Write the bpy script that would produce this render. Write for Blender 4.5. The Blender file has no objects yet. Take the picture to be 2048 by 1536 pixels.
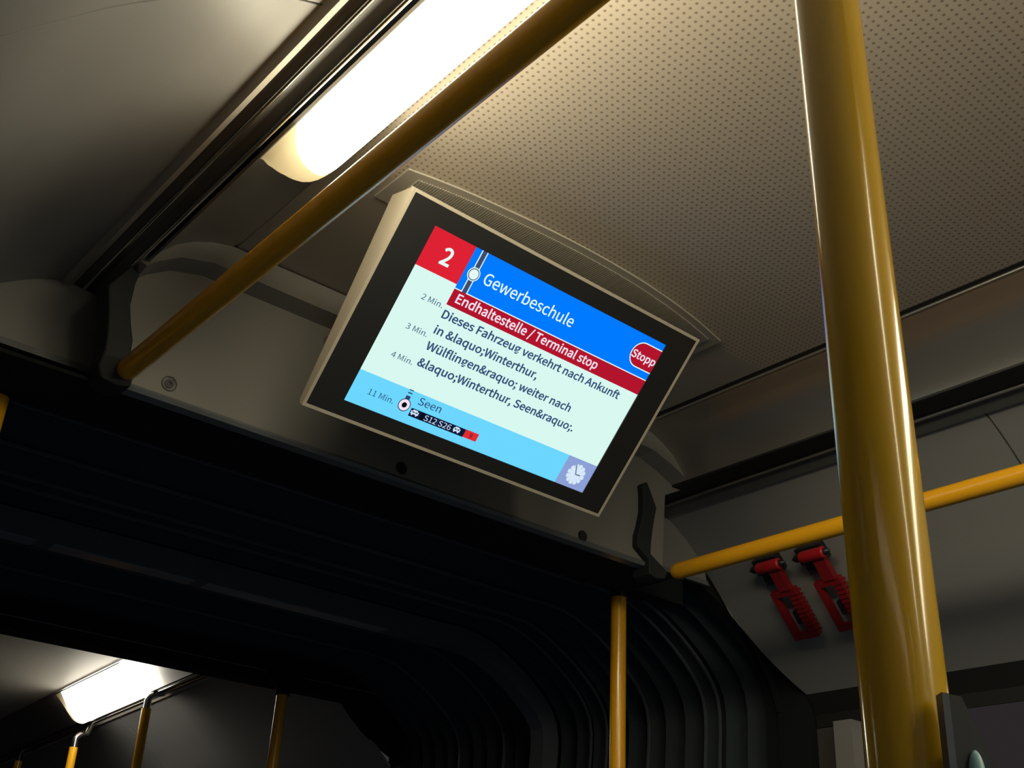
import bpy, bmesh, math
from mathutils import Vector, Matrix

S = bpy.context.scene
COL = S.collection

# ------------------------------------------------------------------ camera, world, exposure
H = 1.15            # eye height above the bus floor (m)
D = 1.55            # distance camera -> joint bulkhead along the bus (m)
R0 = Vector((0.7659315, -0.6409147, 0.0507668))     # camera right
R1 = Vector((0.3285105, 0.3222655, -0.8878208))     # camera down
R2 = Vector((0.5526570, 0.6966873, 0.4573805))      # camera forward
cam_d = bpy.data.cameras.new('camera')
cam_d.sensor_width = 36.0
cam_d.lens = 2270.0 / 2048.0 * 36.0
cam_d.clip_start = 0.02
cam = bpy.data.objects.new('camera', cam_d)
COL.objects.link(cam)
cx = 0.697 * D
cam.matrix_world = Matrix((
    (R0.x, -R1.x, -R2.x, -cx),
    (R0.y, -R1.y, -R2.y, 0.0),
    (R0.z, -R1.z, -R2.z, H),
    (0, 0, 0, 1)))
S.camera = cam

world = bpy.data.worlds.new('dusk')
S.world = world
world.use_nodes = True
bg = world.node_tree.nodes['Background']
bg.inputs[0].default_value = (0.56, 0.50, 0.54, 1)
bg.inputs[1].default_value = 0.05

S.view_settings.view_transform = 'Standard'
S.view_settings.look = 'None'
S.view_settings.gamma = 1.0
S.view_settings.use_curve_mapping = False
S.view_settings.exposure = 0.0
S.cycles.max_bounces = 8

LAMP = 13.0          # brightness of the ceiling tubes
WARM = (1.0, 0.90, 0.64)


def lin(r, g, b):
    f = lambda c: (c / 255.0) / 12.92 if c / 255.0 <= 0.04045 else ((c / 255.0 + 0.055) / 1.055) ** 2.4
    return (f(r), f(g), f(b))


# ------------------------------------------------------------------ materials
MATS = {}


def mat(name, col, rough=0.5, metal=0.0, bump=0.0, bscale=200.0, vary=0.0, vscale=4.0, spec=0.5, coat=0.0):
    m = bpy.data.materials.new(name)
    m.use_nodes = True
    nt = m.node_tree
    b = nt.nodes['Principled BSDF']
    b.inputs['Base Color'].default_value = (*col, 1)
    b.inputs['Roughness'].default_value = rough
    b.inputs['Metallic'].default_value = metal
    b.inputs['Specular IOR Level'].default_value = spec
    b.inputs['Coat Weight'].default_value = coat
    tc = nt.nodes.new('ShaderNodeTexCoord')
    if vary > 0:
        n = nt.nodes.new('ShaderNodeTexNoise')
        n.inputs['Scale'].default_value = vscale
        n.inputs['Detail'].default_value = 3
        nt.links.new(tc.outputs['Object'], n.inputs['Vector'])
        r = nt.nodes.new('ShaderNodeMapRange')
        r.inputs['From Min'].default_value = 0.3
        r.inputs['From Max'].default_value = 0.7
        r.inputs['To Min'].default_value = max(0.02, rough - vary)
        r.inputs['To Max'].default_value = rough + vary
        nt.links.new(n.outputs['Fac'], r.inputs['Value'])
        nt.links.new(r.outputs['Result'], b.inputs['Roughness'])
    if bump > 0:
        n = nt.nodes.new('ShaderNodeTexNoise')
        n.inputs['Scale'].default_value = bscale
        n.inputs['Detail'].default_value = 2
        nt.links.new(tc.outputs['Object'], n.inputs['Vector'])
        bp = nt.nodes.new('ShaderNodeBump')
        bp.inputs['Strength'].default_value = bump
        bp.inputs['Distance'].default_value = 0.002
        nt.links.new(n.outputs['Fac'], bp.inputs['Height'])
        nt.links.new(bp.outputs['Normal'], b.inputs['Normal'])
    MATS[name] = m
    return m


def emit(name, col, strength=1.0):
    m = bpy.data.materials.new(name)
    m.use_nodes = True
    nt = m.node_tree
    nt.nodes.remove(nt.nodes['Principled BSDF'])
    e = nt.nodes.new('ShaderNodeEmission')
    e.inputs[0].default_value = (*col, 1)
    e.inputs[1].default_value = strength
    nt.links.new(e.outputs[0], nt.nodes['Material Output'].inputs[0])
    return m


def perforated(name, col, hole, pitch, rad):
    """panel with a square grid of punched holes, object coordinates in metres"""
    m = mat(name, col, 0.55, spec=0.3)
    nt = m.node_tree
    b = nt.nodes['Principled BSDF']
    N = nt.nodes.new
    tc = N('ShaderNodeTexCoord')
    sep = N('ShaderNodeSeparateXYZ')
    nt.links.new(tc.outputs['Object'], sep.inputs[0])
    sq = []
    for ax in 'XY':
        d = N('ShaderNodeMath'); d.operation = 'DIVIDE'; d.inputs[1].default_value = pitch
        nt.links.new(sep.outputs[ax], d.inputs[0])
        f = N('ShaderNodeMath'); f.operation = 'FRACT'
        nt.links.new(d.outputs[0], f.inputs[0])
        s = N('ShaderNodeMath'); s.operation = 'SUBTRACT'; s.inputs[1].default_value = 0.5
        nt.links.new(f.outputs[0], s.inputs[0])
        p = N('ShaderNodeMath'); p.operation = 'POWER'; p.inputs[1].default_value = 2
        a = N('ShaderNodeMath'); a.operation = 'ABSOLUTE'
        nt.links.new(s.outputs[0], a.inputs[0])
        nt.links.new(a.outputs[0], p.inputs[0])
        sq.append(p)
    ad = N('ShaderNodeMath'); ad.operation = 'ADD'
    nt.links.new(sq[0].outputs[0], ad.inputs[0]); nt.links.new(sq[1].outputs[0], ad.inputs[1])
    rt = N('ShaderNodeMath'); rt.operation = 'SQRT'
    nt.links.new(ad.outputs[0], rt.inputs[0])
    mr = N('ShaderNodeMapRange')
    mr.inputs['From Min'].default_value = rad / pitch - 0.06
    mr.inputs['From Max'].default_value = rad / pitch + 0.06
    nt.links.new(rt.outputs[0], mr.inputs['Value'])
    mx = N('ShaderNodeMix'); mx.data_type = 'RGBA'
    mx.inputs['A'].default_value = (*hole, 1)
    mx.inputs['B'].default_value = (*col, 1)
    nt.links.new(mr.outputs['Result'], mx.inputs['Factor'])
    nt.links.new(mx.outputs['Result'], b.inputs['Base Color'])
    return m


M_ceil = perforated('perforated_panel', (0.50, 0.44, 0.36), (0.24, 0.20, 0.155), 0.0103, 0.0020)
M_smooth = mat('smooth_ceiling', (0.40, 0.37, 0.32), 0.5)
M_cove = mat('cove_panel', (0.265, 0.262, 0.255), 0.42, vary=0.10, vscale=3.5, spec=0.8)
M_header = mat('bulkhead_plastic', (0.235, 0.228, 0.215), 0.5, bump=0.05, bscale=900)
M_lip = mat('bulkhead_lip', (0.16, 0.17, 0.18), 0.25)
M_alu = mat('brushed_aluminium', (0.36, 0.345, 0.32), 0.30, 0.75)
M_alu_d = mat('dark_profile', (0.13, 0.13, 0.125), 0.4, 0.3)
M_chrome = mat('chrome', (0.75, 0.74, 0.70), 0.15, 1.0)
M_black = mat('black_groove', (0.012, 0.012, 0.012), 0.6)
M_rubber = mat('black_rubber', (0.028, 0.040, 0.047), 0.7, spec=0.25, bump=0.2, bscale=300)
M_rubber2 = mat('rubber_ring', (0.11, 0.12, 0.14), 0.35)
M_ring_sheen = mat('ring_sheen', (0.34, 0.35, 0.42), 0.3, 0.4)  # pale bluish colour imitates the monitor's reflection on the ring
M_frame = mat('gangway_frame_black', (0.012, 0.014, 0.015), 0.8, spec=0.2)
M_brk = mat('grey_cast_plastic', (0.024, 0.029, 0.032), 0.6, spec=0.25)
M_yel = mat('yellow_powder_coat', (0.92, 0.44, 0.012), 0.24, spec=0.6, coat=0.3, bump=0.04, bscale=500)
M_yel2 = mat('yellow_pole_coat', (0.62, 0.37, 0.012), 0.16, spec=0.6, coat=0.4)
M_red = mat('red_plastic', (0.48, 0.012, 0.02), 0.4)
M_dkred = mat('dark_red_plastic', (0.24, 0.008, 0.012), 0.4)
M_steel = mat('dark_steel', (0.06, 0.06, 0.065), 0.4, 0.8)
M_case = mat('monitor_case', (0.52, 0.47, 0.38), 0.45)
M_bezel = mat('monitor_bezel', (0.022, 0.022, 0.022), 0.3, spec=0.5)
M_plate = mat('vent_plate', (0.40, 0.375, 0.325), 0.5)
M_floor = mat('blue_bounce_floor', (0.06, 0.115, 0.21), 0.7, bump=0.2)  # unseen floor, blue put in to cool the light it bounces
M_dkpanel = mat('dark_wall_panel', (0.075, 0.066, 0.062), 0.5)
M_box = mat('dark_box', (0.035, 0.042, 0.05), 0.4)
M_boxlt = mat('box_edge', (0.10, 0.12, 0.15), 0.4)
M_lower = mat('lower_wall', (0.09, 0.14, 0.22), 0.5)  # out of view; blue tint put in for cooler bounce light
M_far_sheen = mat('far_window_trim', (0.30, 0.34, 0.42), 0.3)  # far trim colour lightened to carry a bluish highlight
M_blue = mat('pale_blue_plastic', (0.28, 0.50, 0.56), 0.35)
M_lamp = emit('lamp_glow', WARM, LAMP)
M_far = emit('far_lamp_glow', (1.0, 0.95, 0.82), 12.0)

M_trans = bpy.data.materials.new('milky_diffuser')
M_trans.use_nodes = True
_nt = M_trans.node_tree
_b = _nt.nodes['Principled BSDF']
_b.inputs['Base Color'].default_value = (0.50, 0.44, 0.32, 1)
_b.inputs['Roughness'].default_value = 0.3
_t = _nt.nodes.new('ShaderNodeBsdfTranslucent')
_t.inputs[0].default_value = (0.42, 0.36, 0.25, 1)
_m = _nt.nodes.new('ShaderNodeMixShader')
_m.inputs[0].default_value = 0.6
_nt.links.new(_b.outputs[0], _m.inputs[1])
_nt.links.new(_t.outputs[0], _m.inputs[2])
_nt.links.new(_m.outputs[0], _nt.nodes['Material Output'].inputs[0])

M_glass = bpy.data.materials.new('tinted_glass')
M_glass.use_nodes = True
_b = M_glass.node_tree.nodes['Principled BSDF']
_b.inputs['Base Color'].default_value = (0.85, 0.80, 0.80, 1)
_b.inputs['Roughness'].default_value = 0.04
_b.inputs['Transmission Weight'].default_value = 1.0
_b.inputs['IOR'].default_value = 1.45


# ------------------------------------------------------------------ helpers
def W(o, y, z):
    """cross-section coordinates (offset from bus centre, along, above eye) in units of D"""
    return Vector((o * D, y * D, z * D + H))


PITCH = math.radians(-2.9)
PIV = W(0, 1.6, 0.6)
FAR = Matrix.Translation(PIV) @ Matrix.Rotation(PITCH, 4, 'X') @ Matrix.Translation(-PIV)


def obj(name, bm, m, parent=None, smooth=False, auto=None, mats=None):
    me = bpy.data.meshes.new(name)
    bmesh.ops.recalc_face_normals(bm, faces=bm.faces[:])
    bm.to_mesh(me)
    bm.free()
    for mm in (mats or [m]):
        me.materials.append(mm)
    if smooth:
        for p in me.polygons:
            p.use_smooth = True
        me.set_sharp_from_angle(angle=math.radians(auto or 40))
    o = bpy.data.objects.new(name, me)
    COL.objects.link(o)
    if parent:
        o.parent = parent
        o.matrix_parent_inverse = parent.matrix_world.inverted() if False else Matrix.Translation(-Vector(parent.location))
    return o


def thing(name, label, cat, loc, group=None):
    o = bpy.data.objects.new(name, None)
    COL.objects.link(o)
    o.location = loc
    o.empty_display_size = 0.05
    tag(o, label, cat, group)
    return o


def tag(o, label, cat, group=None, kind=None):
    o['label'] = label
    o['category'] = cat
    if group:
        o['group'] = group
    if kind:
        o['kind'] = kind
    return o


TRIM = [0]


def struct(o, label=None, cat=None):
    if o.name.startswith('trim_'):
        TRIM[0] += 1
        o.name = 'trim_%d' % TRIM[0]
    o['kind'] = 'structure'
    if label:
        o['label'] = label
    if cat:
        o['category'] = cat
    return o


def box(bm, lo, hi, M=None):
    lo, hi = Vector(lo), Vector(hi)
    v = []
    for x in (lo.x, hi.x):
        for y in (lo.y, hi.y):
            for z in (lo.z, hi.z):
                p = Vector((x, y, z))
                v.append(bm.verts.new(M @ p if M else p))
    for f in ((0, 1, 3, 2), (4, 6, 7, 5), (0, 4, 5, 1), (2, 3, 7, 6), (0, 2, 6, 4), (1, 5, 7, 3)):
        bm.faces.new([v[i] for i in f])


def prism(bm, pts, a, b):
    """closed polygon pts (list of Vector) swept from offset a to offset b (Vectors)"""
    A = [bm.verts.new(p + a) for p in pts]
    B = [bm.verts.new(p + b) for p in pts]
    bm.faces.new(A)
    bm.faces.new(B[::-1])
    n = len(pts)
    for i in range(n):
        bm.faces.new((A[i], B[i], B[(i + 1) % n], A[(i + 1) % n]))


def sheet(bm, prof, ys, th=0.006, M=None, slant=None):
    """open profile [(off,z)] swept along Y, with a thickness away from the cabin"""
    P = [Vector((o * D, 0, z * D + H)) for o, z in prof]
    Q = []
    for i, p in enumerate(P):
        t = (P[min(i + 1, len(P) - 1)] - P[max(i - 1, 0)])
        n = Vector((-t.z, 0, t.x)).normalized()
        if n.z < 0:
            n = -n
        if abs(n.z) < 1e-4:
            n = Vector((1 if p.x > 0 else -1, 0, 0))
        Q.append(p + n * th)
    ring = P + Q[::-1]
    rows = []
    for y in ys:
        row = []
        for p in ring:
            yy = y * D
            if slant and y == ys[-1]:
                yy -= slant(abs(p.x) / D) * D
            q = Vector((p.x, yy, p.z))
            row.append(bm.verts.new(M @ q if M else q))
        rows.append(row)
    n = len(ring)
    for r, s in zip(rows, rows[1:]):
        for i in range(n):
            bm.faces.new((r[i], s[i], s[(i + 1) % n], r[(i + 1) % n]))
    bm.faces.new(rows[0])
    bm.faces.new(rows[-1][::-1])


def tube(bm, pts, r, seg=24, caps=True, radii=None):
    pts = [Vector(p) for p in pts]
    n = len(pts)
    rows = []
    ref = None
    for i, p in enumerate(pts):
        t = (pts[min(i + 1, n - 1)] - pts[max(i - 1, 0)]).normalized()
        if ref is None:
            ref = Vector((0, 0, 1)) if abs(t.z) < 0.9 else Vector((1, 0, 0))
        u = (ref - t * ref.dot(t)).normalized()
        ref = u
        v = t.cross(u)
        rr = radii[i] if radii else r
        rows.append([bm.verts.new(p + (u * math.cos(a) + v * math.sin(a)) * rr)
                     for a in [2 * math.pi * k / seg for k in range(seg)]])
    for a, b in zip(rows, rows[1:]):
        for k in range(seg):
            bm.faces.new((a[k], b[k], b[(k + 1) % seg], a[(k + 1) % seg]))
    if caps:
        bm.faces.new(rows[0][::-1])
        bm.faces.new(rows[-1])


def smooth_pts(P, k=6):
    """Catmull-Rom through 2-D points"""
    out = []
    for i in range(len(P) - 1):
        p0 = P[max(i - 1, 0)]; p1 = P[i]; p2 = P[i + 1]; p3 = P[min(i + 2, len(P) - 1)]
        for s in range(k):
            t = s / k
            out.append(tuple(0.5 * ((2 * p1[j]) + (-p0[j] + p2[j]) * t + (2 * p0[j] - 5 * p1[j] + 4 * p2[j] - p3[j]) * t * t
                                    + (-p0[j] + 3 * p1[j] - 3 * p2[j] + p3[j]) * t ** 3) for j in range(len(p1))))
    out.append(tuple(P[-1]))
    return out


def mirror(prof):
    return [(-o, z) for o, z in prof]


# ------------------------------------------------------------------ cross-section of the bus
COVE = smooth_pts([(0.441, 0.606), (0.475, 0.591), (0.52, 0.560), (0.57, 0.516), (0.61, 0.472), (0.645, 0.432), (0.676, 0.402), (0.704, 0.379)], 5)
Y0 = -1.7           # rear end of the near half
YC = 1.08           # where the coves end at the joint
SEAM = 0.575


def build_shell(ya, yb, M, far, seam):
    # ceiling
    bm = bmesh.new()
    sheet(bm, [(-0.302, 0.665), (0.302, 0.665)], [ya, yb if far else 0.765], 0.01, M)
    struct(obj('ceiling', bm, M_smooth if far else M_ceil))
    if not far:
        bm = bmesh.new()
        sheet(bm, [(-0.302, 0.665), (0.302, 0.665)], [0.765, 1.0], 0.01, M)
        struct(obj('ceiling', bm, M_smooth))
    # coves: the curved wall tops
    seam0 = seam
    for side, nm in ((1, 'wall_right'), (-1, 'wall_left')):
        seam = seam0 - (0.009 if side < 0 and not far else 0.0)
        prof = COVE if side > 0 else mirror(COVE)
        g = 0.0030 if far else 0.0011
        spans = [(ya, seam - g), (seam + g, yb)] if seam else [(ya, yb)]
        for a, b in spans:
            bm = bmesh.new()
            sheet(bm, prof, [a, b], 0.008, M, (lambda o: max(0.0, (o - 0.60) / 0.104) * 0.05) if (not far and b == yb) else None)
            struct(obj(nm, bm, M_cove, smooth=True))
        if seam:
            bm = bmesh.new()
            k = [(o * 1.0, z + 0.0075) for o, z in prof]
            sheet(bm, k, [seam - 0.01, seam + 0.01], 0.003, M)
            struct(obj('trim_seam', bm, M_black))
        s = side
        # aluminium channel between ceiling and cove
        def pr(pts):
            return pts if s > 0 else mirror(pts)
        bm = bmesh.new()      # back of the channel (reflector)
        sheet(bm, pr([(0.302, 0.6655), (0.3065, 0.6635), (0.314, 0.6610), (0.330, 0.6570), (0.350, 0.6480), (0.366, 0.6370), (0.379, 0.6230),
                      (0.387, 0.611), (0.390, 0.604)]), [ya, yb], 0.004, M)
        struct(obj('trim_channel', bm, M_alu, smooth=True))

        def strip(pts, m):
            bm = bmesh.new()
            sheet(bm, pr(pts), [ya, yb], 0.004, M)
            struct(obj('trim_strip', bm, m))

        def bead(o, z, r, m):
            bm = bmesh.new()
            P = [Vector((o * s * D, y * D, z * D + H + 0.002)) for y in (ya, yb)]
            if M:
                P = [M @ p for p in P]
            tube(bm, P, r, 10)
            struct(obj('trim_bead', bm, m, smooth=True))

        strip([(0.372, 0.640), (0.392, 0.625), (0.470, 0.625), (0.480, 0.600)], M_black)  # black backing added to stop light leaking through the strip gaps
        if s > 0 and not far:
            strip([(0.296, 0.6645), (0.304, 0.6645)], M_black)
            bead(0.3065, 0.6625, 0.0024, M_alu)
            strip([(0.389, 0.604), (0.396, 0.6045), (0.428, 0.6055), (0.440, 0.6065)], M_black)
            bead(0.4335, 0.6025, 0.0036, M_alu)
            strip([(0.436, 0.6045), (0.441, 0.6030), (0.4565, 0.5965), (0.4570, 0.600)], M_alu_d)
        else:
            strip([(0.388, 0.614), (0.403, 0.616)], M_black)
            bead(0.4005, 0.6005, 0.0036, M_chrome)
            bead(0.4185, 0.6030, 0.0032, M_chrome)
            strip([(0.400, 0.6035), (0.4095, 0.609), (0.4185, 0.6055)], M_alu_d)
            strip([(0.4185, 0.6050), (0.4290, 0.6085), (0.4300, 0.6045)], M_alu_d)
            strip([(0.4300, 0.6045), (0.4360, 0.6010), (0.4410, 0.6060)], M_plate)
        # rubber profile under the cove: black near, far one coloured with its highlight
        bm = bmesh.new()
        sheet(bm, pr([(0.704, 0.379), (0.713, 0.366), (0.722, 0.352), (0.724, 0.334)]), [ya, yb - (0 if far else 0.05)], 0.01, M)
        struct(obj('trim_window_top', bm, M_black if not far else M_far_sheen))


build_shell(Y0, YC, None, False, SEAM)
build_shell(2.102, 5.2, FAR, True, 3.02)

# side walls and windows of the near half
zf = -H / D
for s, nm, wn in ((1, 'wall_right', 'window_1'), (-1, 'wall_left', 'window_2')):
    bm = bmesh.new()
    x0 = 0.726 * D * s
    lo = min(x0, x0 + 0.02 * s); hi = max(x0, x0 + 0.02 * s)
    box(bm, (lo, Y0 * D, 0), (hi, YC * D, 0.72))
    struct(obj(nm, bm, M_lower))                                               # below the window
    bm = bmesh.new()
    for a, b in ((Y0, Y0 + 0.06), (-0.55, -0.49), (0.965, YC)):               # pillars
        box(bm, (lo, a * D, 0.72), (hi, b * D, 0.334 * D + H))
    struct(obj(nm, bm, M_dkpanel))
    bm = bmesh.new()
    box(bm, (lo + 0.006, (Y0 + 0.06) * D, 0.72), (hi - 0.008, 0.965 * D, 0.334 * D + H))
    struct(obj(wn, bm, M_glass))
# interior post strip on the right, next to the bellows
bm = bmesh.new()
box(bm, (0.700 * D, 0.955 * D, 0.3), (0.724 * D, 0.985 * D, 0.335 * D + H))
struct(obj('trim_post', bm, M_cove))

# floor and rear closing wall
bm = bmesh.new()
box(bm, (-0.76 * D, Y0 * D, -0.04), (0.76 * D, 2.13 * D, 0))
struct(obj('floor', bm, M_floor))
bm = bmesh.new()
box(bm, (-0.76 * D, Y0 * D - 0.03, 0), (0.76 * D, Y0 * D, 0.70 * D + H))
struct(obj('wall_rear', bm, M_lower))
# far half: floor, walls, end
bm = bmesh.new()
box(bm, (-0.76 * D, 2.13 * D, -0.04), (0.76 * D, 5.2 * D, 0), FAR)
struct(obj('floor', bm, M_floor))
for s, nm in ((1, 'wall_right'), (-1, 'wall_left')):
    bm = bmesh.new()
    x0 = 0.726 * D * s
    box(bm, (min(x0, x0 + .02 * s), 2.098 * D, 0), (max(x0, x0 + .02 * s), 5.2 * D, 0.345 * D + H), FAR)
    struct(obj(nm, bm, M_dkpanel))
bm = bmesh.new()
box(bm, (-0.76 * D, 5.2 * D, 0), (0.76 * D, 5.22 * D, 0.70 * D + H), FAR)
struct(obj('wall_end', bm, M_dkpanel))

# ------------------------------------------------------------------ bulkhead over the joint
ARCH = [(-0.398, 0.603), (-0.392, 0.628), (-0.372, 0.650), (-0.335, 0.663), (0.335, 0.663), (0.375, 0.652), (0.408, 0.638), (0.434, 0.619)]


def xz(p):
    return Vector((p[0] * D, 0, p[1] * D + H))


bm = bmesh.new()
outl = [(-0.398, 0.482)] + ARCH + [(0.375, 0.588), (0.368, 0.482)]
prism(bm, [xz(p) for p in outl], Vector((0, 1.0 * D, 0)), Vector((0, 1.03 * D, 0)))
bulk = struct(obj('wall_front', bm, M_header))
# rounded lower lip
bm = bmesh.new()
lip = [(1.0, 0.4835), (0.9975, 0.480), (1.0, 0.4765), (1.012, 0.4755), (1.012, 0.4835)]
prism(bm, [Vector((0, y * D, z * D + H)) for y, z in lip], Vector((-0.398 * D, 0, 0)), Vector((0.368 * D, 0, 0)))
obj('lower_lip', bm, M_lip, bulk)
# protruding arch band under the ceiling
bm = bmesh.new()
inner = [(-0.392, 0.598), (-0.382, 0.608), (-0.360, 0.623), (-0.325, 0.632), (0.325, 0.632), (0.360, 0.622), (0.392, 0.609), (0.428, 0.612)]
band = ARCH + inner[::-1]
A = [bm.verts.new(xz(p) + Vector((0, 0.978 * D, 0))) for p in ARCH]
B = [bm.verts.new(xz(p) + Vector((0, 0.974 * D, 0))) for p in inner]
A2 = [bm.verts.new(xz(p) + Vector((0, 1.001 * D, 0))) for p in ARCH]
B2 = [bm.verts.new(xz((p[0], p[1] - 0.004)) + Vector((0, 1.001 * D, 0))) for p in inner]
for i in range(len(ARCH) - 1):
    bm.faces.new((A[i], A[i + 1], B[i + 1], B[i]))
    bm.faces.new((A2[i], B2[i], B2[i + 1], A2[i + 1]))
    bm.faces.new((A[i], A2[i], A2[i + 1], A[i + 1]))
    bm.faces.new((B[i], B[i + 1], B2[i + 1], B2[i]))
bm.faces.new((A[0], B[0], B2[0], A2[0]))
bm.faces.new((A[-1], A2[-1], B2[-1], B[-1]))
obj('arch_band', bm, M_header, bulk)
# screws in the bulkhead: one with a ring, two dark
for i, (x, z) in enumerate(((-0.521, 0.770), (-0.086, 0.765), (0.346, 0.756))):
    bm = bmesh.new()
    yb = 1.0 * D
    c = Vector((x, yb, z + H))
    if i == 0:
        for r0, r1, d in ((0.0125, 0.0105, 0.0015), (0.0075, 0.0, 0.002)):
            seg = 28
            o1 = [bm.verts.new(c + Vector((math.cos(2 * math.pi * k / seg) * r0, -d, math.sin(2 * math.pi * k / seg) * r0))) for k in range(seg)]
            if r1 > 0:
                o2 = [bm.verts.new(c + Vector((math.cos(2 * math.pi * k / seg) * r1, -d, math.sin(2 * math.pi * k / seg) * r1))) for k in range(seg)]
                ob = [bm.verts.new(c + Vector((math.cos(2 * math.pi * k / seg) * r0, 0, math.sin(2 * math.pi * k / seg) * r0))) for k in range(seg)]
                for k in range(seg):
                    bm.faces.new((o1[k], o1[(k + 1) % seg], o2[(k + 1) % seg], o2[k]))
                    bm.faces.new((o1[k], ob[k], ob[(k + 1) % seg], o1[(k + 1) % seg]))
            else:
                # hex socket head: rim and recessed hexagon
                hx = [bm.verts.new(c + Vector((math.cos(math.pi * k / 3) * 0.0035, -d, math.sin(math.pi * k / 3) * 0.0035))) for k in range(6)]
                hb = [bm.verts.new(c + Vector((math.cos(math.pi * k / 3) * 0.0035, -0.0003, math.sin(math.pi * k / 3) * 0.0035))) for k in range(6)]
                ob = [bm.verts.new(c + Vector((math.cos(2 * math.pi * k / seg) * r0, 0, math.sin(2 * math.pi * k / seg) * r0))) for k in range(seg)]
                bm.faces.new(hb)
                for k in range(6):
                    bm.faces.new((hx[k], hx[(k + 1) % 6], hb[(k + 1) % 6], hb[k]))
                for k in range(seg):
                    h = int(round(k * 6 / seg)) % 6
                    h2 = int(round((k + 1) * 6 / seg)) % 6
                    if h == h2:
                        bm.faces.new((o1[k], o1[(k + 1) % seg], hx[h]))
                    else:
                        bm.faces.new((o1[k], o1[(k + 1) % seg], hx[h2], hx[h]))
                    bm.faces.new((o1[k], ob[k], ob[(k + 1) % seg], o1[(k + 1) % seg]))
        sc = obj('screw', bm, M_steel, bulk, smooth=True)
        sc['label'] = 'screw with a ring-shaped washer'
    else:
        tube(bm, [c + Vector((0, 0.0, 0)), c + Vector((0, -0.0015, 0)), c + Vector((0, -0.003, 0))], 0.01, 24, True, [0.0115, 0.0112, 0.0095])
        obj('screw', bm, M_black, bulk, smooth=True)

# set-back side wings of the bulkhead, up to the curved coves
for s in (-1, 1):
    bm = bmesh.new()
    wi = 0.372 if s < 0 else 0.345
    pts = [(wi, 0.522)] + [(wi, 0.600)] + [(o, z + 0.001) for o, z in COVE if o > 0.43 and o < 0.543] + [(0.543, 0.522)]
    prism(bm, [xz((p[0] * s, p[1])) for p in pts], Vector((0, (YC - 0.004) * D, 0)), Vector((0, (YC + 0.02) * D, 0)))
    w = struct(obj('wall_front', bm, M_header))
    bm = bmesh.new()
    pts = [(wi, 0.522), (0.543, 0.522), (0.548, 0.515), (wi, 0.515)]
    prism(bm, [xz((p[0] * s, p[1])) for p in pts], Vector((0, (YC - 0.006) * D, 0)), Vector((0, (YC + 0.0) * D, 0)))
    obj('lower_lip', bm, M_lip, w)

# ------------------------------------------------------------------ gangway
gang = thing('gangway_bellows', 'black pleated rubber tunnel joining the two bus halves below the bulkhead', 'bellows', (0, 1.6 * D, 0))
cs = [(-0.715, zf + 0.01), (-0.715, 0.30)] + smooth_pts([(-0.715, 0.30), (-0.714, 0.40), (-0.65, 0.468), (-0.545, 0.522), (-0.45, 0.532)], 4)[1:] \
    + [(-0.2, 0.532), (0.2, 0.532), (0.45, 0.53)] + smooth_pts([(0.45, 0.532), (0.545, 0.522), (0.65, 0.468), (0.714, 0.40), (0.715, 0.30)], 4)[1:] + [(0.715, zf + 0.01)]


def cs_offset(dv):
    out = []
    for i, (o, z) in enumerate(cs):
        a = cs[max(i - 1, 0)]; b = cs[min(i + 1, len(cs) - 1)]
        t = Vector((b[0] - a[0], b[1] - a[1])).normalized()
        n = Vector((-t.y, t.x))                       # outward
        if n.dot(Vector((o, z - 0.0))) < 0:
            n = -n
        out.append((o + n.x * dv, z + n.y * dv))
    return out


bm = bmesh.new()
rows = []
n_p = 22
for k in range(n_p * 4 + 1):
    y = 1.11 + (2.05 - 1.11) * k / (n_p * 4)
    ph = k % 4
    dv = {0: 0.0, 1: 0.014, 2: 0.026, 3: 0.014}[ph]
    rows.append([bm.verts.new(W(o, y, z)) for o, z in cs_offset(dv)])
for r, q in zip(rows, rows[1:]):
    for i in range(len(cs) - 1):
        bm.faces.new((r[i], q[i], q[i + 1], r[i + 1]))
ob = obj('folds', bm, M_rubber, gang, smooth=True, auto=30)
md = ob.modifiers.new('thickness', 'SOLIDIFY'); md.thickness = 0.003; md.offset = 0


def ring(name, y0, y1, d0, d1, m, parent):
    bm = bmesh.new()
    a = cs_offset(d0); b = cs_offset(d1)
    rr = []
    for y in (y0, y1):
        rr.append(([bm.verts.new(W(o, y, z)) for o, z in a], [bm.verts.new(W(o, y, z)) for o, z in b]))
    for i in range(len(cs) - 1):
        bm.faces.new((rr[0][0][i], rr[0][0][i + 1], rr[0][1][i + 1], rr[0][1][i]))
        bm.faces.new((rr[1][0][i], rr[1][1][i], rr[1][1][i + 1], rr[1][0][i + 1]))
        bm.faces.new((rr[0][0][i], rr[1][0][i], rr[1][0][i + 1], rr[0][0][i + 1]))
        bm.faces.new((rr[0][1][i], rr[0][1][i + 1], rr[1][1][i + 1], rr[1][1][i]))
    for j in (0, -1):
        bm.faces.new((rr[0][0][j], rr[0][1][j], rr[1][1][j], rr[1][0][j]))
    return obj(name, bm, m, parent)


ring('centre_ring', 1.59, 1.625, -0.036, 0.0, M_rubber2, gang)
ring('end_frame', 1.086, 1.112, -0.006, 0.22, M_frame, gang)
for y in (1.205, 1.235, 1.36, 1.46, 1.50, 1.74, 1.88):
    ring('rib', y, y + 0.003, -0.004, 0.0, M_rubber2, gang)
for x0, x1 in ((-0.60, -0.26), (-0.235, -0.02), (0.0, 0.33)):  # lighter strips on the ring segments, painting in the monitor's sheen
    bm = bmesh.new()
    box(bm, (x0 * D, 1.593 * D, 0.4945 * D + H), (x1 * D, 1.622 * D, 0.4965 * D + H))
    obj('ring_sheen_strip', bm, M_ring_sheen, gang)
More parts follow.
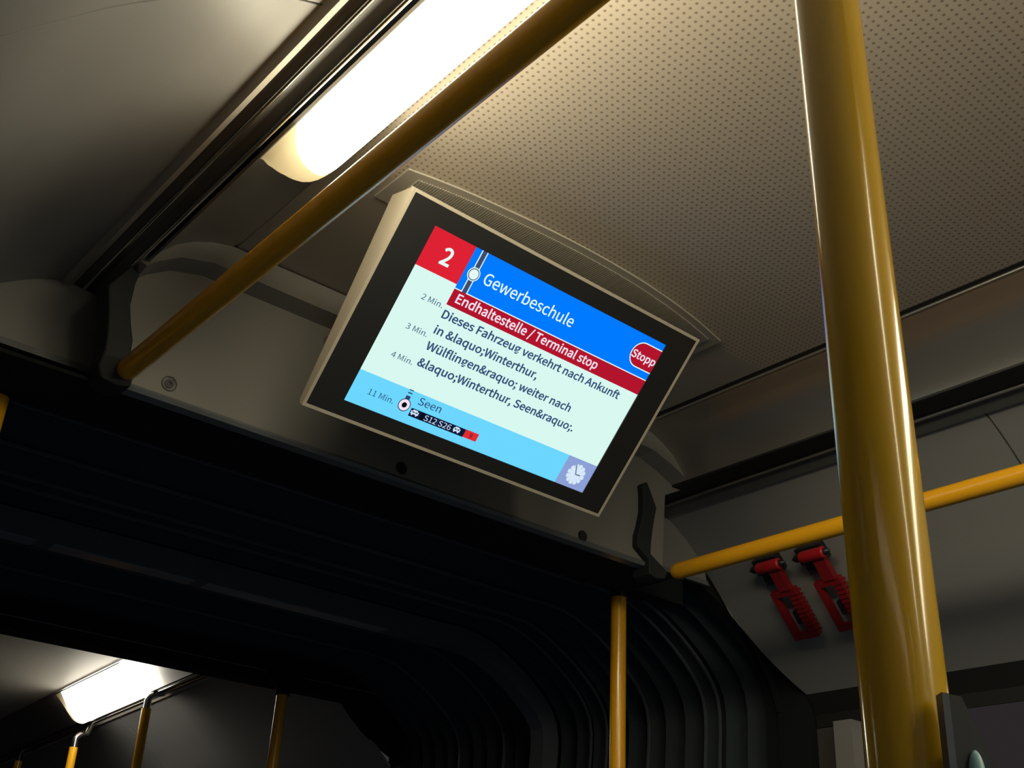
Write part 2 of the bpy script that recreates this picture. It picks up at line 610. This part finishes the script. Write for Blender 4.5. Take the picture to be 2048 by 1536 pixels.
# black soffit behind the bulkhead
bm = bmesh.new()
box(bm, (-0.50 * D, 1.013 * D, 0.4775 * D + H), (0.40 * D, 1.084 * D, 0.4815 * D + H))
box(bm, (-0.50 * D, 1.084 * D, 0.4775 * D + H), (0.50 * D, 1.112 * D, 0.515 * D + H))
obj('soffit', bm, M_frame, gang)

for s in (-1, 1):
    bm = bmesh.new()
    x = sorted((0.707 * s * D, 0.75 * s * D))
    box(bm, (x[0], 1.032 * D, 0.02), (x[1], 1.086 * D, 0.50 * D + H))
    obj('side_cover', bm, M_frame, gang)
    bm = bmesh.new()
    prism(bm, [xz((p[0] * s, p[1])) for p in ((0.60, 0.50), (0.75, 0.50), (0.75, 0.36), (0.705, 0.36), (0.690, 0.402), (0.660, 0.438))],
          Vector((0, 1.080 * D, 0)), Vector((0, 1.086 * D, 0)))
    obj('corner_cover', bm, M_frame, gang)

# far portal frame
portal = thing('portal_frame', 'black rectangular frame around the opening into the far bus half', 'frame', (0, 2.08 * D, 0))
bm = bmesh.new()
box(bm, (-0.80 * D, 2.05 * D, 0.475 * D + H), (0.80 * D, 2.10 * D, 0.66 * D + H))
obj('top_beam', bm, M_frame, portal)
bm = bmesh.new()
tube(bm, [W(-0.694, 2.047, 0.497), W(0.694, 2.047, 0.497)], 0.0022, 8)
obj('bead', bm, M_rubber2, portal)
for s in (-1, 1):
    bm = bmesh.new()
    x = sorted((0.694 * s * D, 0.80 * s * D))
    box(bm, (x[0], 2.05 * D, 0), (x[1], 2.10 * D, 0.475 * D + H))
    obj('side_post', bm, M_frame, portal)
    # corner gusset closing the gap under the cove end
    bm = bmesh.new()
    g = [(0.50, 0.47)] + [(0.545, 0.50), (0.58, 0.455), (0.615, 0.425), (0.66, 0.395), (0.69, 0.375)] + [(0.70, 0.47)]
    g = [(0.560, 0.475), (0.585, 0.452), (0.62, 0.425), (0.66, 0.400), (0.693, 0.385), (0.693, 0.475)]
    prism(bm, [xz((p[0] * s, p[1])) for p in g], Vector((0, 2.09 * D, 0)), Vector((0, 2.10 * D, 0)))
    obj('gusset', bm, M_rubber2 if False else M_frame, portal)

# ------------------------------------------------------------------ ceiling lamps
def lamp(label, side, ya, yb, M, glow, bulge=1.0, back_cap=False):
    """elongated bulging diffuser in the channel; yb end carries a milky cap"""
    c = Vector((0.345 * side * D, (ya + yb) / 2 * D, 0.634 * D + H))
    if M:
        c = M @ c
    t = thing('ceiling_light', label, 'ceiling light', c)
    e0 = Vector((0.306 * side * D, 0, 0.661 * D + H))
    e1 = Vector((0.389 * side * D, 0, 0.604 * D + H))
    ax = (e1 - e0)
    nrm = Vector((-ax.z, 0, ax.x)) if side < 0 else Vector((ax.z, 0, -ax.x))
    nrm.normalize()
    if nrm.z > 0:
        nrm = -nrm

    LP = smooth_pts([(0.389, 0.604), (0.387, 0.584), (0.378, 0.570), (0.362, 0.566), (0.348, 0.580), (0.330, 0.612), (0.314, 0.645), (0.306, 0.661)], 4)

    def row(bm, y, sc=1.0):
        vs = []
        for o, z in LP:
            # base chord point below/above which the bulge rises
            f = (0.389 - o) / 0.083
            zb = 0.604 + 0.057 * f
            p = Vector((o * side * D, y * D, (zb + (z - zb) * sc) * D + H))
            vs.append(bm.verts.new(M @ p if M else p))
        return vs

    def skin(bm, rows):
        for r, q in zip(rows, rows[1:]):
            for i in range(len(r) - 1):
                bm.faces.new((r[i], q[i], q[i + 1], r[i + 1]))

    capl = 0.062 if not M else 0.04
    bm = bmesh.new()
    ys = [ya + (yb - capl - ya) * i / 6 for i in range(7)]
    skin(bm, ([row(bm, ya - 0.012, 0.05), row(bm, ya - 0.008, bulge * 0.7)] if back_cap else []) + [row(bm, y, bulge) for y in ys])
    obj('diffuser', bm, glow, t, smooth=True, auto=60)
    # milky end cap, rounded
    bm = bmesh.new()
    rws = []
    for i in range(9):
        f = i / 8
        y = yb - capl + capl * f
        rws.append(row(bm, y, bulge * max(0.0, 1 - f ** 1.8) ** 0.6 if i < 8 else 0.02))
    skin(bm, rws)
    obj('end_cap', bm, M_trans, t, smooth=True, auto=60)
    # tube stub glowing inside the cap
    p0 = e0 + ax * 0.5 + nrm * 0.014
    bm = bmesh.new()
    P = [Vector((p0.x, (yb - capl - 0.02) * D, p0.z)), Vector((p0.x, (yb - capl + 0.006) * D, p0.z)), Vector((p0.x, (yb - capl + 0.010) * D, p0.z))]
    if M:
        P = [M @ p for p in P]
    tube(bm, P, 0.012, 16, True, [0.012, 0.012, 0.008])
    obj('tube', bm, glow, t, smooth=True)
    # black gasket line on the inner side
    bm = bmesh.new()
    g0 = e0 + nrm * 0.002
    P = [Vector((g0.x, y * D, g0.z)) for y in (ya, yb)]
    if M:
        P = [M @ p for p in P]
    tube(bm, P, 0.0025, 8)
    obj('edge_bead', bm, M_chrome, t, smooth=True)
    return t


lamp('long glowing ceiling light in the left channel above the near handrail', -1, 0.0, 0.752, None, M_lamp, 1.0, True)
lamp('ceiling light in the left channel behind the camera, outside the picture', -1, Y0 + 0.02, -0.22, None, M_lamp)
lamp('ceiling light in the right channel, outside the right edge of the picture', 1, Y0 + 0.02, -0.02, None, M_lamp)
lamp('short glowing ceiling light far behind the joint, at the lower left', 1, 2.71, 3.13, FAR, M_far, 0.52, True)

# ------------------------------------------------------------------ vent plate on the ceiling above the monitor
vent = thing('ceiling_vent', 'pale arch-fronted ceiling plate with fine ribs above the monitor', 'vent', W(-0.02, 0.77, 0.665))
zc = 0.665 * D + H
front = smooth_pts([(-0.247, 0.742), (-0.19, 0.732), (-0.10, 0.724), (-0.02, 0.722), (0.06, 0.726), (0.14, 0.737), (0.207, 0.752)], 4)
bm = bmesh.new()
pts = [Vector((o * D, y * D, 0)) for o, y in front] + [Vector((0.207 * D, 0.80 * D, 0)), Vector((-0.247 * D, 0.80 * D, 0))]
prism(bm, pts, Vector((0, 0, zc - 0.0030)), Vector((0, 0, zc)))
o_ = obj('frame', bm, M_plate, vent)
bm = bmesh.new()
nr = 150
for k in range(nr):
    x = (-0.232 + 0.424 * (k + 0.5) / nr)
    # front of the rib follows the arch
    fy = None
    for (o1, y1), (o2, y2) in zip(front, front[1:]):
        if o1 <= x <= o2:
            fy = y1 + (y2 - y1) * (x - o1) / (o2 - o1)
    fy = (fy or 0.74) + 0.009
    w = 0.424 / nr * 0.28
    box(bm, ((x - w) * D, fy * D, zc - 0.0046), ((x + w) * D, 0.80 * D, zc - 0.0028))
obj('grille', bm, M_plate, vent)

# ------------------------------------------------------------------ passenger information monitor
roll = 0.0096 * 0.5
T0 = Vector((0.4450 * D - cx, 0.72 * D, 0.6281 * D + H))
e_dn = Vector((0, 0.68187, -0.73148))
n_out = Vector((0, -0.73148, -0.68187))
ux = Vector((1, 0, 0))
u_ = (ux * math.cos(2 * roll) + e_dn * math.sin(2 * roll)).normalized()
v_ = (e_dn * math.cos(roll) - ux * math.sin(roll) * 0.4).normalized()
MW, MH = 0.602, 0.355


def mp(u, v, n=0.0):
    """u,v in mm on the screen plane, n in mm towards the viewer"""
    return T0 + u_ * (u / 1000.0) + v_ * (v / 1000.0) + n_out * (n / 1000.0)


mon = thing('information_monitor', 'wide flat monitor in a pale case tilted down from the bulkhead, showing stop list', 'monitor', mp(301, 177, -30))
bm = bmesh.new()
# case: front rim ring around the black bezel and a wedge-shaped back
rim = 5.0
out = [(0, 0), (602, 0), (602, 355), (0, 355)]
inn = [(rim, rim), (602 - rim, rim), (602 - rim, 355 - rim), (rim, 355 - rim)]
F = [bm.verts.new(mp(u, v, 0)) for u, v in out]
I = [bm.verts.new(mp(u, v, 0)) for u, v in inn]
I2 = [bm.verts.new(mp(u, v, -3)) for u, v in inn]
G = [bm.verts.new(mp(u, v, -11)) for u, v in out]
G2 = [bm.verts.new(mp(u, v, -11)) for u, v in ((1.5, 1.5), (600.5, 1.5), (600.5, 353.5), (1.5, 353.5))]
bk = Vector((0, 0.052, 0.014))
Bk = [bm.verts.new(mp(1.5, 1.5, -11) + bk), bm.verts.new(mp(600.5, 1.5, -11) + bk),
      bm.verts.new(mp(600.5, 353.5, -18)), bm.verts.new(mp(1.5, 353.5, -18))]
for i in range(4):
    j = (i + 1) % 4
    bm.faces.new((F[i], F[j], I[j], I[i]))
    bm.faces.new((I[i], I[j], I2[j], I2[i]))
    bm.faces.new((F[i], G[i], G[j], F[j]))
    bm.faces.new((G[i], G2[i], G2[j], G[j]))
    bm.faces.new((G2[i], Bk[i], Bk[j], G2[j]))
bm.faces.new(I2)
bm.faces.new(Bk)
obj('case', bm, M_case, mon)
# bracket between the case and the bulkhead
bm = bmesh.new()
q = [mp(120, 60, -34), mp(480, 60, -34), mp(480, 190, -22), mp(120, 190, -22)]
yw = 1.0 * D
A = [bm.verts.new(p) for p in q]
B = [bm.verts.new(Vector((p.x, yw, p.z + 0.0))) for p in q]
bm.faces.new(A); bm.faces.new(B[::-1])
for i in range(4):
    bm.faces.new((A[i], B[i], B[(i + 1) % 4], A[(i + 1) % 4]))
obj('mounting_bracket', bm, M_header, mon)
# black bezel: four bars around the lit panel
SC = (57.3, 34.6, 544.0, 325.4)
bm = bmesh.new()


def q4(bm, u0, v0, u1, v1, n, mi=0):
    f = bm.faces.new([bm.verts.new(mp(u0, v0, n)), bm.verts.new(mp(u1, v0, n)), bm.verts.new(mp(u1, v1, n)), bm.verts.new(mp(u0, v1, n))])
    f.material_index = mi
    return f


def bar(bm, u0, v0, u1, v1, n0, n1):
    P = [(u0, v0), (u1, v0), (u1, v1), (u0, v1)]
    a = [bm.verts.new(mp(u, v, n0)) for u, v in P]
    b = [bm.verts.new(mp(u, v, n1)) for u, v in P]
    bm.faces.new(b)
    for i in range(4):
        bm.faces.new((a[i], a[(i + 1) % 4], b[(i + 1) % 4], b[i]))


bar(bm, rim, rim, 602 - rim, SC[1], -3, -0.5)
bar(bm, rim, SC[3], 602 - rim, 355 - rim, -3, -0.5)
bar(bm, rim, SC[1], SC[0], SC[3], -3, -0.5)
bar(bm, SC[2], SC[1], 602 - rim, SC[3], -3, -0.5)
obj('bezel', bm, M_bezel, mon)

# ---- the picture on the lit panel, one mesh with flat coloured shapes
scr_cols = dict(
    white=(216, 248, 240), red=(222, 34, 52), blue=(0, 122, 255), wine=(178, 20, 44), cyan=(108, 214, 255),
    navy=(46, 74, 118), dark=(46, 66, 104), grey=(60, 78, 112), text=(228, 250, 245), pinkw=(244, 226, 240), strip=(12, 24, 56),
    clock=(140, 160, 214), petal=(214, 232, 250), hands=(110, 130, 150), sred=(224, 44, 48), black=(8, 12, 26))
keys = list(scr_cols)
mats_s = [emit('screen_' + k, lin(*scr_cols[k]), 1.0) for k in keys]
MI = {k: i for i, k in enumerate(keys)}
SB = bmesh.new()
L0 = -2.6


def clip_u(u):
    return min(max(u, SC[0]), SC[2])


def rect(u0, v0, u1, v1, k, lay):
    q4(SB, u0, v0, u1, v1, L0 + 0.12 * lay, MI[k])


def poly(pts, k, lay):
    f = SB.faces.new([SB.verts.new(mp(clip_u(u), v, L0 + 0.12 * lay)) for u, v in pts])
    f.material_index = MI[k]


def disc(u, v, r, k, lay, seg=32):
    poly([(u + r * math.cos(2 * math.pi * i / seg), v + r * math.sin(2 * math.pi * i / seg)) for i in range(seg)], k, lay)


CAP = 0.2567
FONT = None
try:        # humanist sans that ships with Blender; the built-in face otherwise
    import os
    _f = os.path.join(bpy.utils.system_resource('DATAFILES'), 'fonts', 'Noto Sans CJK Regular.woff2')
    if os.path.exists(_f):
        FONT = bpy.data.fonts.load(_f)
except Exception:
    FONT = None


def text(s, u0, u1, vbase, cap, k, lay, bold=0.0, umax=None):
    cu = bpy.data.curves.new('t', 'FONT')
    cu.body = s
    cu.size = 1.0
    if FONT:
        cu.font = FONT
    cu.offset = bold * (0.33 if FONT else 1.0)
    cu.resolution_u = 4
    ob = bpy.data.objects.new('t', cu)
    COL.objects.link(ob)
    bpy.context.view_layer.update()
    dg = bpy.context.evaluated_depsgraph_get()
    me = bpy.data.meshes.new_from_object(ob.evaluated_get(dg))
    xs = [v.co.x for v in me.vertices]
    x0, x1 = min(xs), max(xs)
    k0 = CAP if FONT else 0.682      # cap height at size 1
    base = len(SB.verts)
    vs = []
    for v in me.vertices:
        u = u0 + (v.co.x - x0) / (x1 - x0) * (u1 - u0)
        vv = vbase - v.co.y / k0 * cap
        if umax is not None:
            u = min(u, umax)
        vs.append(SB.verts.new(mp(u, vv, L0 + 0.12 * lay)))
    for p in me.polygons:
        try:
            f = SB.faces.new([vs[i] for i in p.vertices])
            f.material_index = MI[k]
        except ValueError:
            pass
    bpy.data.objects.remove(ob)
    bpy.data.curves.remove(cu)
    bpy.data.meshes.remove(me)


rect(SC[0], SC[1], SC[2], SC[3], 'white', 0)
rect(SC[0], SC[1], 134.8, 97.6, 'red', 1)
rect(134.8, SC[1], SC[2], 103.0, 'blue', 1)
rect(134.8, 103.0, SC[2], 104.6, 'text', 2)
rect(134.8, 104.6, SC[2], 131.4, 'wine', 1)
rect(SC[0], 272.8, SC[2], SC[3], 'cyan', 1)
rect(479.8, 272.8, SC[2], SC[3], 'clock', 2)
# line symbol with stop disc
rect(146.6, SC[1], 157.8, 103.6, 'text', 2)
rect(148.3, SC[1], 156.1, 104.6, 'grey', 3)
disc(152.2, 73.0, 11.0, 'text', 4)
disc(152.2, 73.0, 9.4, 'grey', 5)
disc(152.2, 73.0, 8.0, 'text', 6)
text('2', 89.8, 108.0, 80.6, 25.6, 'text', 3, 0.03)
text('Gewerbeschule', 172.0, 355.0, 79.6, 18.4, 'text', 3, 0.008)
text('Endhaltestelle / Terminal stop', 145.8, 439.0, 123.2, 14.2, 'pinkw', 3, 0.022)
text('Dieses Fahrzeug verkehrt nach Ankunft', 137.0, 510.5, 152.6, 12.8, 'navy', 3, 0.026)
text('in &laquo;Winterthur,', 137.6, 344.0, 178.9, 12.8, 'navy', 3, 0.026)
text('W\u00fclflingen&raquo; weiter nach', 138.0, 433.8, 206.0, 12.8, 'navy', 3, 0.026)
text('&laquo;Winterthur, Seen&raquo;.', 138.3, 459.5, 234.2, 12.8, 'navy', 3, 0.026)
text('2 Min.', 92.2, 130.9, 139.9, 8.8, 'navy', 3)
text('3 Min.', 92.0, 130.9, 189.3, 8.8, 'navy', 3)
text('4 Min.', 92.2, 131.0, 237.4, 8.8, 'navy', 3)
text('11 Min.', 87.7, 133.4, 304.2, 9.4, 'navy', 3)
text('Seen', 172.2, 215.0, 290.0, 12.0, 'navy', 3, 0.006)
# terminus symbol
disc(152.5, 298.6, 10.6, 'dark', 3)
disc(152.5, 298.6, 9.2, 'pinkw', 4)
disc(152.5, 298.6, 4.4, 'black', 5)
rect(148.4, 283.0, 156.2, 290.4, 'dark', 2)
rect(148.4, 277.2, 156.2, 279.2, 'dark', 2)
rect(148.4, 272.4, 156.2, 274.0, 'dark', 2)
# connection strip
rect(166.8, 298.4, 273.0, 312.0, 'strip', 3)
rect(187.5, 298.4, 193.0, 312.0, 'black', 4)
rect(219.4, 298.4, 220.4, 312.0, 'navy', 4)
rect(273.0, 298.0, 299.4, 311.6, 'sred', 3)
text('S12', 194.6, 217.8, 309.8, 9.0, 'petal', 4)
text('S26', 222.2, 246.0, 309.6, 9.0, 'petal', 4)
text('9', 283.6, 289.0, 308.8, 7.4, 'strip', 4, 0.01)


def vehicle(u, v, w):
    # small white vehicle pictogram: body, roof box, dark windows, wheels
    rect(u - w / 2, v - 3.0, u + w / 2, v + 2.2, 'petal', 4)
    rect(u - w * 0.32, v - 5.0, u + w * 0.30, v - 3.0, 'petal', 4)
    rect(u - w * 0.36, v - 2.0, u - w * 0.05, v - 0.2, 'strip', 5)
    rect(u + w * 0.06, v - 2.0, u + w * 0.36, v - 0.2, 'strip', 5)
    disc(u - w * 0.28, v + 3.0, 1.4, 'petal', 4, 12)
    disc(u + w * 0.28, v + 3.0, 1.4, 'petal', 4, 12)


vehicle(175.5, 304.9, 14)
vehicle(257.5, 305.0, 13)
# stop request pill running off the right edge
def pill(inset, k, lay):
    r = 22.4 - inset
    cu, cv = 507.4, 68.6
    pts = [(SC[2], cv - r)]
    for i in range(13):
        a = math.pi / 2 + math.pi * i / 12
        pts.append((cu + r * 0.98 * math.cos(a), cv - r * math.sin(a)))
    pts.append((SC[2], cv + r))
    poly(pts, k, lay)


pill(0, 'text', 3)
pill(1.8, 'wine', 4)
text('Stopp', 488.8, 543.4, 76.6, 13.0, 'pinkw', 5, 0.024)
# clock with twelve petals
for i in range(12):
    a = 2 * math.pi * i / 12 + 0.13
    du, dv = math.cos(a), math.sin(a)
    pu, pv = -dv, du
    c0 = (511.6, 299.8)
    P = []
    for s_, t_ in ((0, 2.0), (12.0, 3.0), (16.6, 4.0), (18.6, 2.6), (19.2, 0), (18.6, -2.6), (16.6, -4.0), (12.0, -3.0), (0, -2.0)):
        P.append((c0[0] + du * s_ + pu * t_, c0[1] + dv * s_ + pv * t_))
    poly(P, 'petal', 3 + (i % 2) * 0.3)
disc(511.6, 299.8, 12, 'petal', 4)


def hand(u0, v0, u1, v1, w, k, lay):
    d = Vector((u1 - u0, v1 - v0)).normalized() * w / 2
    poly([(u0 - d.y, v0 + d.x), (u1 - d.y, v1 + d.x), (u1 + d.y, v1 - d.x), (u0 + d.y, v0 - d.x)], k, lay)


hand(511.6, 300.8, 502.9, 282.8, 2.4, 'hands', 5)
hand(511.6, 299.8, 521.6, 299.6, 2.4, 'hands', 5.3)
me = bpy.data.meshes.new('screen')
for f in SB.faces:
    f.normal_update()
    if f.normal.dot(n_out) < 0:
        f.normal_flip()
SB.to_mesh(me)
SB.free()
for m_ in mats_s:
    me.materials.append(m_)
so = bpy.data.objects.new('screen', me)
COL.objects.link(so)
so.parent = mon
so.matrix_parent_inverse = Matrix.Translation(-Vector(mon.location))
so['label'] = 'lit screen reading Gewerbeschule with the stop list'

# ------------------------------------------------------------------ handrails and poles
RR = 0.0170


def handrail(label, off, z, ya, yb, rot):
    t = thing('handrail', label, 'handrail', W(off, (ya + yb) / 2, z))
    bm = bmesh.new()
    tube(bm, [W(off, ya, z), W(off, yb - 0.012, z), W(off, yb - 0.003, z), W(off, yb, z)], RR, 32, True, [RR, RR, RR * 0.97, RR * 0.80])
    obj('tube', bm, M_yel, t, smooth=True)
    return t


rl = handrail('yellow-orange handrail running up from lower left past the glowing ceiling light', -0.383, 0.4905, Y0 + 0.05, 0.992, 0)
rr_ = handrail('orange handrail along the right cove, passing behind the thick pole', 0.383, 0.4785, Y0 + 0.05, 0.992, 0)
# grey cast end brackets standing against the bulkhead
brL = [(-0.612, 0.935), (-0.640, 0.885), (-0.634, 0.860), (-0.629, 0.838), (-0.623, 0.800), (-0.622, 0.780), (-0.626, 0.754), (-0.618, 0.736), (-0.592, 0.732), (-0.572, 0.737),
       (-0.572, 0.765), (-0.583, 0.787), (-0.584, 0.811), (-0.592, 0.835), (-0.600, 0.867), (-0.600, 0.905), (-0.597, 0.925)]
for par, sgn, dz in ((rl, 1, 0.0), (rr_, -1, -0.018)):
    bm = bmesh.new()
    pts = [Vector((x * sgn - (0.010 if sgn > 0 else 0.100 if z > 0.77 else 0.055), 0, z + dz + H)) for x, z in brL]
    prism(bm, pts, Vector((0, 0.990 * D, 0)), Vector((0, 1.022 * D, 0)))
    o_ = obj('end_bracket', bm, M_brk, par)
    bv = o_.modifiers.new('bevel', 'BEVEL'); bv.width = 0.003; bv.segments = 2; bv.limit_method = 'ANGLE'

px, py = -0.593, 0.3047
fp = thing('grab_pole', 'thick yellow vertical pole closest to the camera, right of the monitor', 'grab pole', (px, py, 0))
bm = bmesh.new()
lean = lambda z: px + 0.0035 - 0.0113 * (z - H - 0.06)
tube(bm, [(lean(0), py, 0.0), (lean(1.895), py, 0.4905 * D + H - 0.018)], 0.0204, 48)
obj('pole', bm, M_yel2, fp, smooth=True)
bm = bmesh.new()
tube(bm, [(px, py, 0.4905 * D + H - 0.07), (px, py, 0.4905 * D + H - 0.019)], 0.0245, 32)
obj('clamp', bm, M_brk, fp, smooth=True)
bm = bmesh.new()
tube(bm, [(px, py, 0), (px, py, 0.012)], 0.035, 32)
obj('floor_flange', bm, M_brk, fp, smooth=True)


def joint_pole(label, off, y, ztop, sock):
    t = thing('grab_pole', label, 'grab pole', W(off, y, zf))
    bm = bmesh.new()
    tube(bm, [W(off, y, zf), W(off, y, ztop)], RR, 32)
    obj('pole', bm, M_yel, t, smooth=True)
    bm = bmesh.new()
    tube(bm, [W(off, y, ztop - 0.002), W(off, y, ztop + 0.012), W(off, y, 0.520)], 0.02, 24, True, [0.0195, 0.0205, 0.0205])
    obj('socket', bm, M_steel, t, smooth=True)
    return t


joint_pole('orange pole hanging in the dark joint, below the right end of the bulkhead', 0.398, 1.112, 0.472, 0)
joint_pole('orange pole cut by the left picture edge, below the bulkhead', -0.462, 1.112, 0.478, 0)


def far_pole(label, off, y, ztop, chrome, bend, M=FAR, grp=None):
    base = W(off, y, zf)
    t = thing('grab_pole', label, 'grab pole', M @ base, grp)
    bm = bmesh.new()
    tube(bm, [M @ W(off, y, zf), M @ W(off, y, ztop)], RR, 20)
    obj('pole', bm, M_yel, t, smooth=True)
    bm = bmesh.new()
    P = [M @ W(off, y, ztop), M @ W(off, y, ztop + 0.02)]
    if bend:
        for i in range(1, 7):
            a = math.pi / 2 * i / 6 * 0.62
            P.append(M @ W(off + 0.030 * (1 - math.cos(a)) * 2.0, y, ztop + 0.02 + 0.025 * math.sin(a)))
        P.append(M @ W(off + 0.036, y, 0.604))
    else:
        P.append(M @ W(off, y, 0.56))
    tube(bm, P, 0.013, 18)
    obj('bent_top' if bend else 'socket', bm, chrome, t, smooth=True)
    return t


far_pole('bright yellow pole with a curved chrome top under the far ceiling light', 0.383, 3.13, 0.535, M_chrome, True)
far_pole('shaded brownish pole meeting the near end of the far ceiling light', 0.383, 2.69, 0.560, M_chrome, True)
far_pole('dark curved-top pole at the lower left corner, left of the bright yellow one', 0.383, 3.56, 0.56, M_steel, True)
tp = thing('grab_pole', 'dim brown pole under the black portal beam, right of the far light', 'grab pole', W(0.385, 2.03, zf))
bm = bmesh.new()
tube(bm, [W(0.385, 2.03, zf), W(0.385, 2.03, 0.455)], RR, 20)
obj('pole', bm, M_yel, tp, smooth=True)
bm = bmesh.new()
tube(bm, [W(0.385, 2.03, 0.452), W(0.385, 2.03, 0.478)], 0.023, 20)
box(bm, W(0.350, 2.015, 0.476), W(0.42, 2.0495, 0.492))
obj('socket', bm, M_frame, tp)

# ------------------------------------------------------------------ emergency hammers on the right cove
def hammer(label, yc):
    # local frame on the sloping cove
    o0 = 0.575
    def zof(o):
        for (a, za), (b, zb) in zip(COVE, COVE[1:]):
            if a <= o <= b:
                return za + (zb - za) * (o - a) / (b - a)
    pA = W(0.553, yc, zof(0.553)); pB = W(0.650, yc, zof(0.650))
    dn = (pB - pA).normalized()                # down the slope
    al = Vector((0, 1, 0))                     # away along the bus
    nr_ = dn.cross(al).normalized()
    if nr_.z > 0:
        nr_ = -nr_
    def P(a, b, n):
        return pA + al * a + dn * b + nr_ * n
    t = thing('emergency_hammer', label, 'emergency hammer', pA, 'emergency hammers on the right cove')
    bm = bmesh.new()
    tube(bm, [P(-0.033, 0, 0.034), P(-0.030, 0, 0.034), P(0.024, 0, 0.034), P(0.028, 0, 0.034)], 0.0125, 20, True, [0.0095, 0.0125, 0.0125, 0.010])
    hd = obj('head', bm, M_red, t, smooth=True)
    bm = bmesh.new()
    tube(bm, [P(0.028, 0, 0.034), P(0.040, 0, 0.034), P(0.050, 0, 0.034)], 0.008, 16, True, [0.009, 0.008, 0.001])
    obj('steel_tip', bm, M_steel, hd, smooth=True)
    bm = bmesh.new()
    tube(bm, [P(-0.033, 0, 0.034), P(-0.041, 0, 0.034), P(-0.047, 0, 0.034)], 0.007, 16, True, [0.008, 0.007, 0.001])
    obj('steel_tip', bm, M_steel, hd, smooth=True)
    # neck and looped handle with ridges
    F_ = Matrix(((al.x, dn.x, nr_.x, pA.x), (al.y, dn.y, nr_.y, pA.y), (al.z, dn.z, nr_.z, pA.z), (0, 0, 0, 1)))
    bm = bmesh.new()
    box(bm, (-0.024, 0.004, 0.020), (0.004, 0.068, 0.036), F_)
    obj('neck', bm, M_dkred, t)
    bm = bmesh.new()
    x0, x1, y0_, y1_ = -0.032, 0.030, 0.062, 0.180
    w = 0.013
    box(bm, (x0, y0_, 0.018), (x1, y0_ + w, 0.036), F_)
    box(bm, (x0, y1_ - w, 0.018), (x1, y1_, 0.036), F_)
    box(bm, (x0, y0_ + w, 0.018), (x0 + 0.018, y1_ - w, 0.036), F_)
    box(bm, (x1 - w * 0.8, y0_ + w, 0.018), (x1, y1_ - w, 0.036), F_)
    for k in range(10):
        yy = y0_ + 0.008 + k * 0.0108
        box(bm, (x0 - 0.004, yy, 0.016), (x0 + 0.018, yy + 0.0055, 0.0385), F_)
    obj('handle', bm, M_dkred, t)
    bm = bmesh.new()
    box(bm, (-0.020, -0.014, -0.002), (0.045, 0.022, 0.020), F_)
    box(bm, (0.002, 0.018, -0.002), (0.040, 0.050, 0.016), F_)
    obj('holder', bm, M_steel, t)
    bm = bmesh.new()
    box(bm, (-0.018, 0.120, -0.002), (0.012, 0.150, 0.020), F_)
    obj('holder', bm, M_steel, t)


hammer('red emergency hammer on the right cove, farther from the thick pole', 0.958)
hammer('red emergency hammer on the right cove, partly hidden by the thick pole', 0.884)

# ------------------------------------------------------------------ box clamped to the near pole
f2 = Vector((0.62147, 0.78344, 0)); a2 = Vector((0.78344, -0.62147, 0))


def bp(a, z, d):
    return f2 * d + a2 * a + Vector((-cx, 0, H + z))


bx = thing('pole_box', 'dark blue-grey box with slanted side and pale blue knob on the near pole', 'box', bp(0.23, 0.0, 0.54))
bm = bmesh.new()
prof = [(0.2035, 0.1196), (0.2093, 0.1188), (0.2110, 0.1147), (0.2156, 0.1023), (0.2181, 0.0966), (0.2217, 0.0836), (0.227, 0.060), (0.231, 0.02), (0.232, -0.06), (0.2020, -0.06)]
prism(bm, [bp(a, z, 0) for a, z in prof], f2 * 0.512, f2 * 0.519)
prism(bm, [bp(a, z, 0) for a, z in ([(0.2155, 0.1010), (0.2181, 0.0966), (0.2217, 0.0836), (0.227, 0.060), (0.231, 0.02), (0.232, -0.06), (0.2155, -0.06)])], f2 * 0.519, f2 * 0.565)
obj('body', bm, M_box, bx)
bm = bmesh.new()
prism(bm, [bp(a, z, 0) for a, z in ((0.2004, 0.1200), (0.2035, 0.1196), (0.2020, -0.06), (0.1985, -0.06))], f2 * 0.511, f2 * 0.5185)
obj('edge_strip', bm, M_boxlt, bx)
bm = bmesh.new()
kc = bp(0.2118, 0.083, 0.511)
bmesh.ops.create_uvsphere(bm, u_segments=24, v_segments=16, radius=1.0,
                          matrix=Matrix.Translation(kc) @ Matrix.Rotation(math.atan2(a2.y, a2.x), 4, 'Z') @ Matrix.Diagonal((0.0036, 0.004, 0.0125, 1)))
obj('knob', bm, M_blue, bx, smooth=True)
for zz in (H + 0.05, H - 0.03):
    bm = bmesh.new()
    tube(bm, [(lean(zz), py, zz - 0.012), (lean(zz), py, zz + 0.012)], 0.0208, 32)
    box(bm, (px + 0.01, py - 0.008, zz - 0.012), (px + 0.030, py + 0.008, zz + 0.012))
    obj('clamp', bm, M_box, bx)
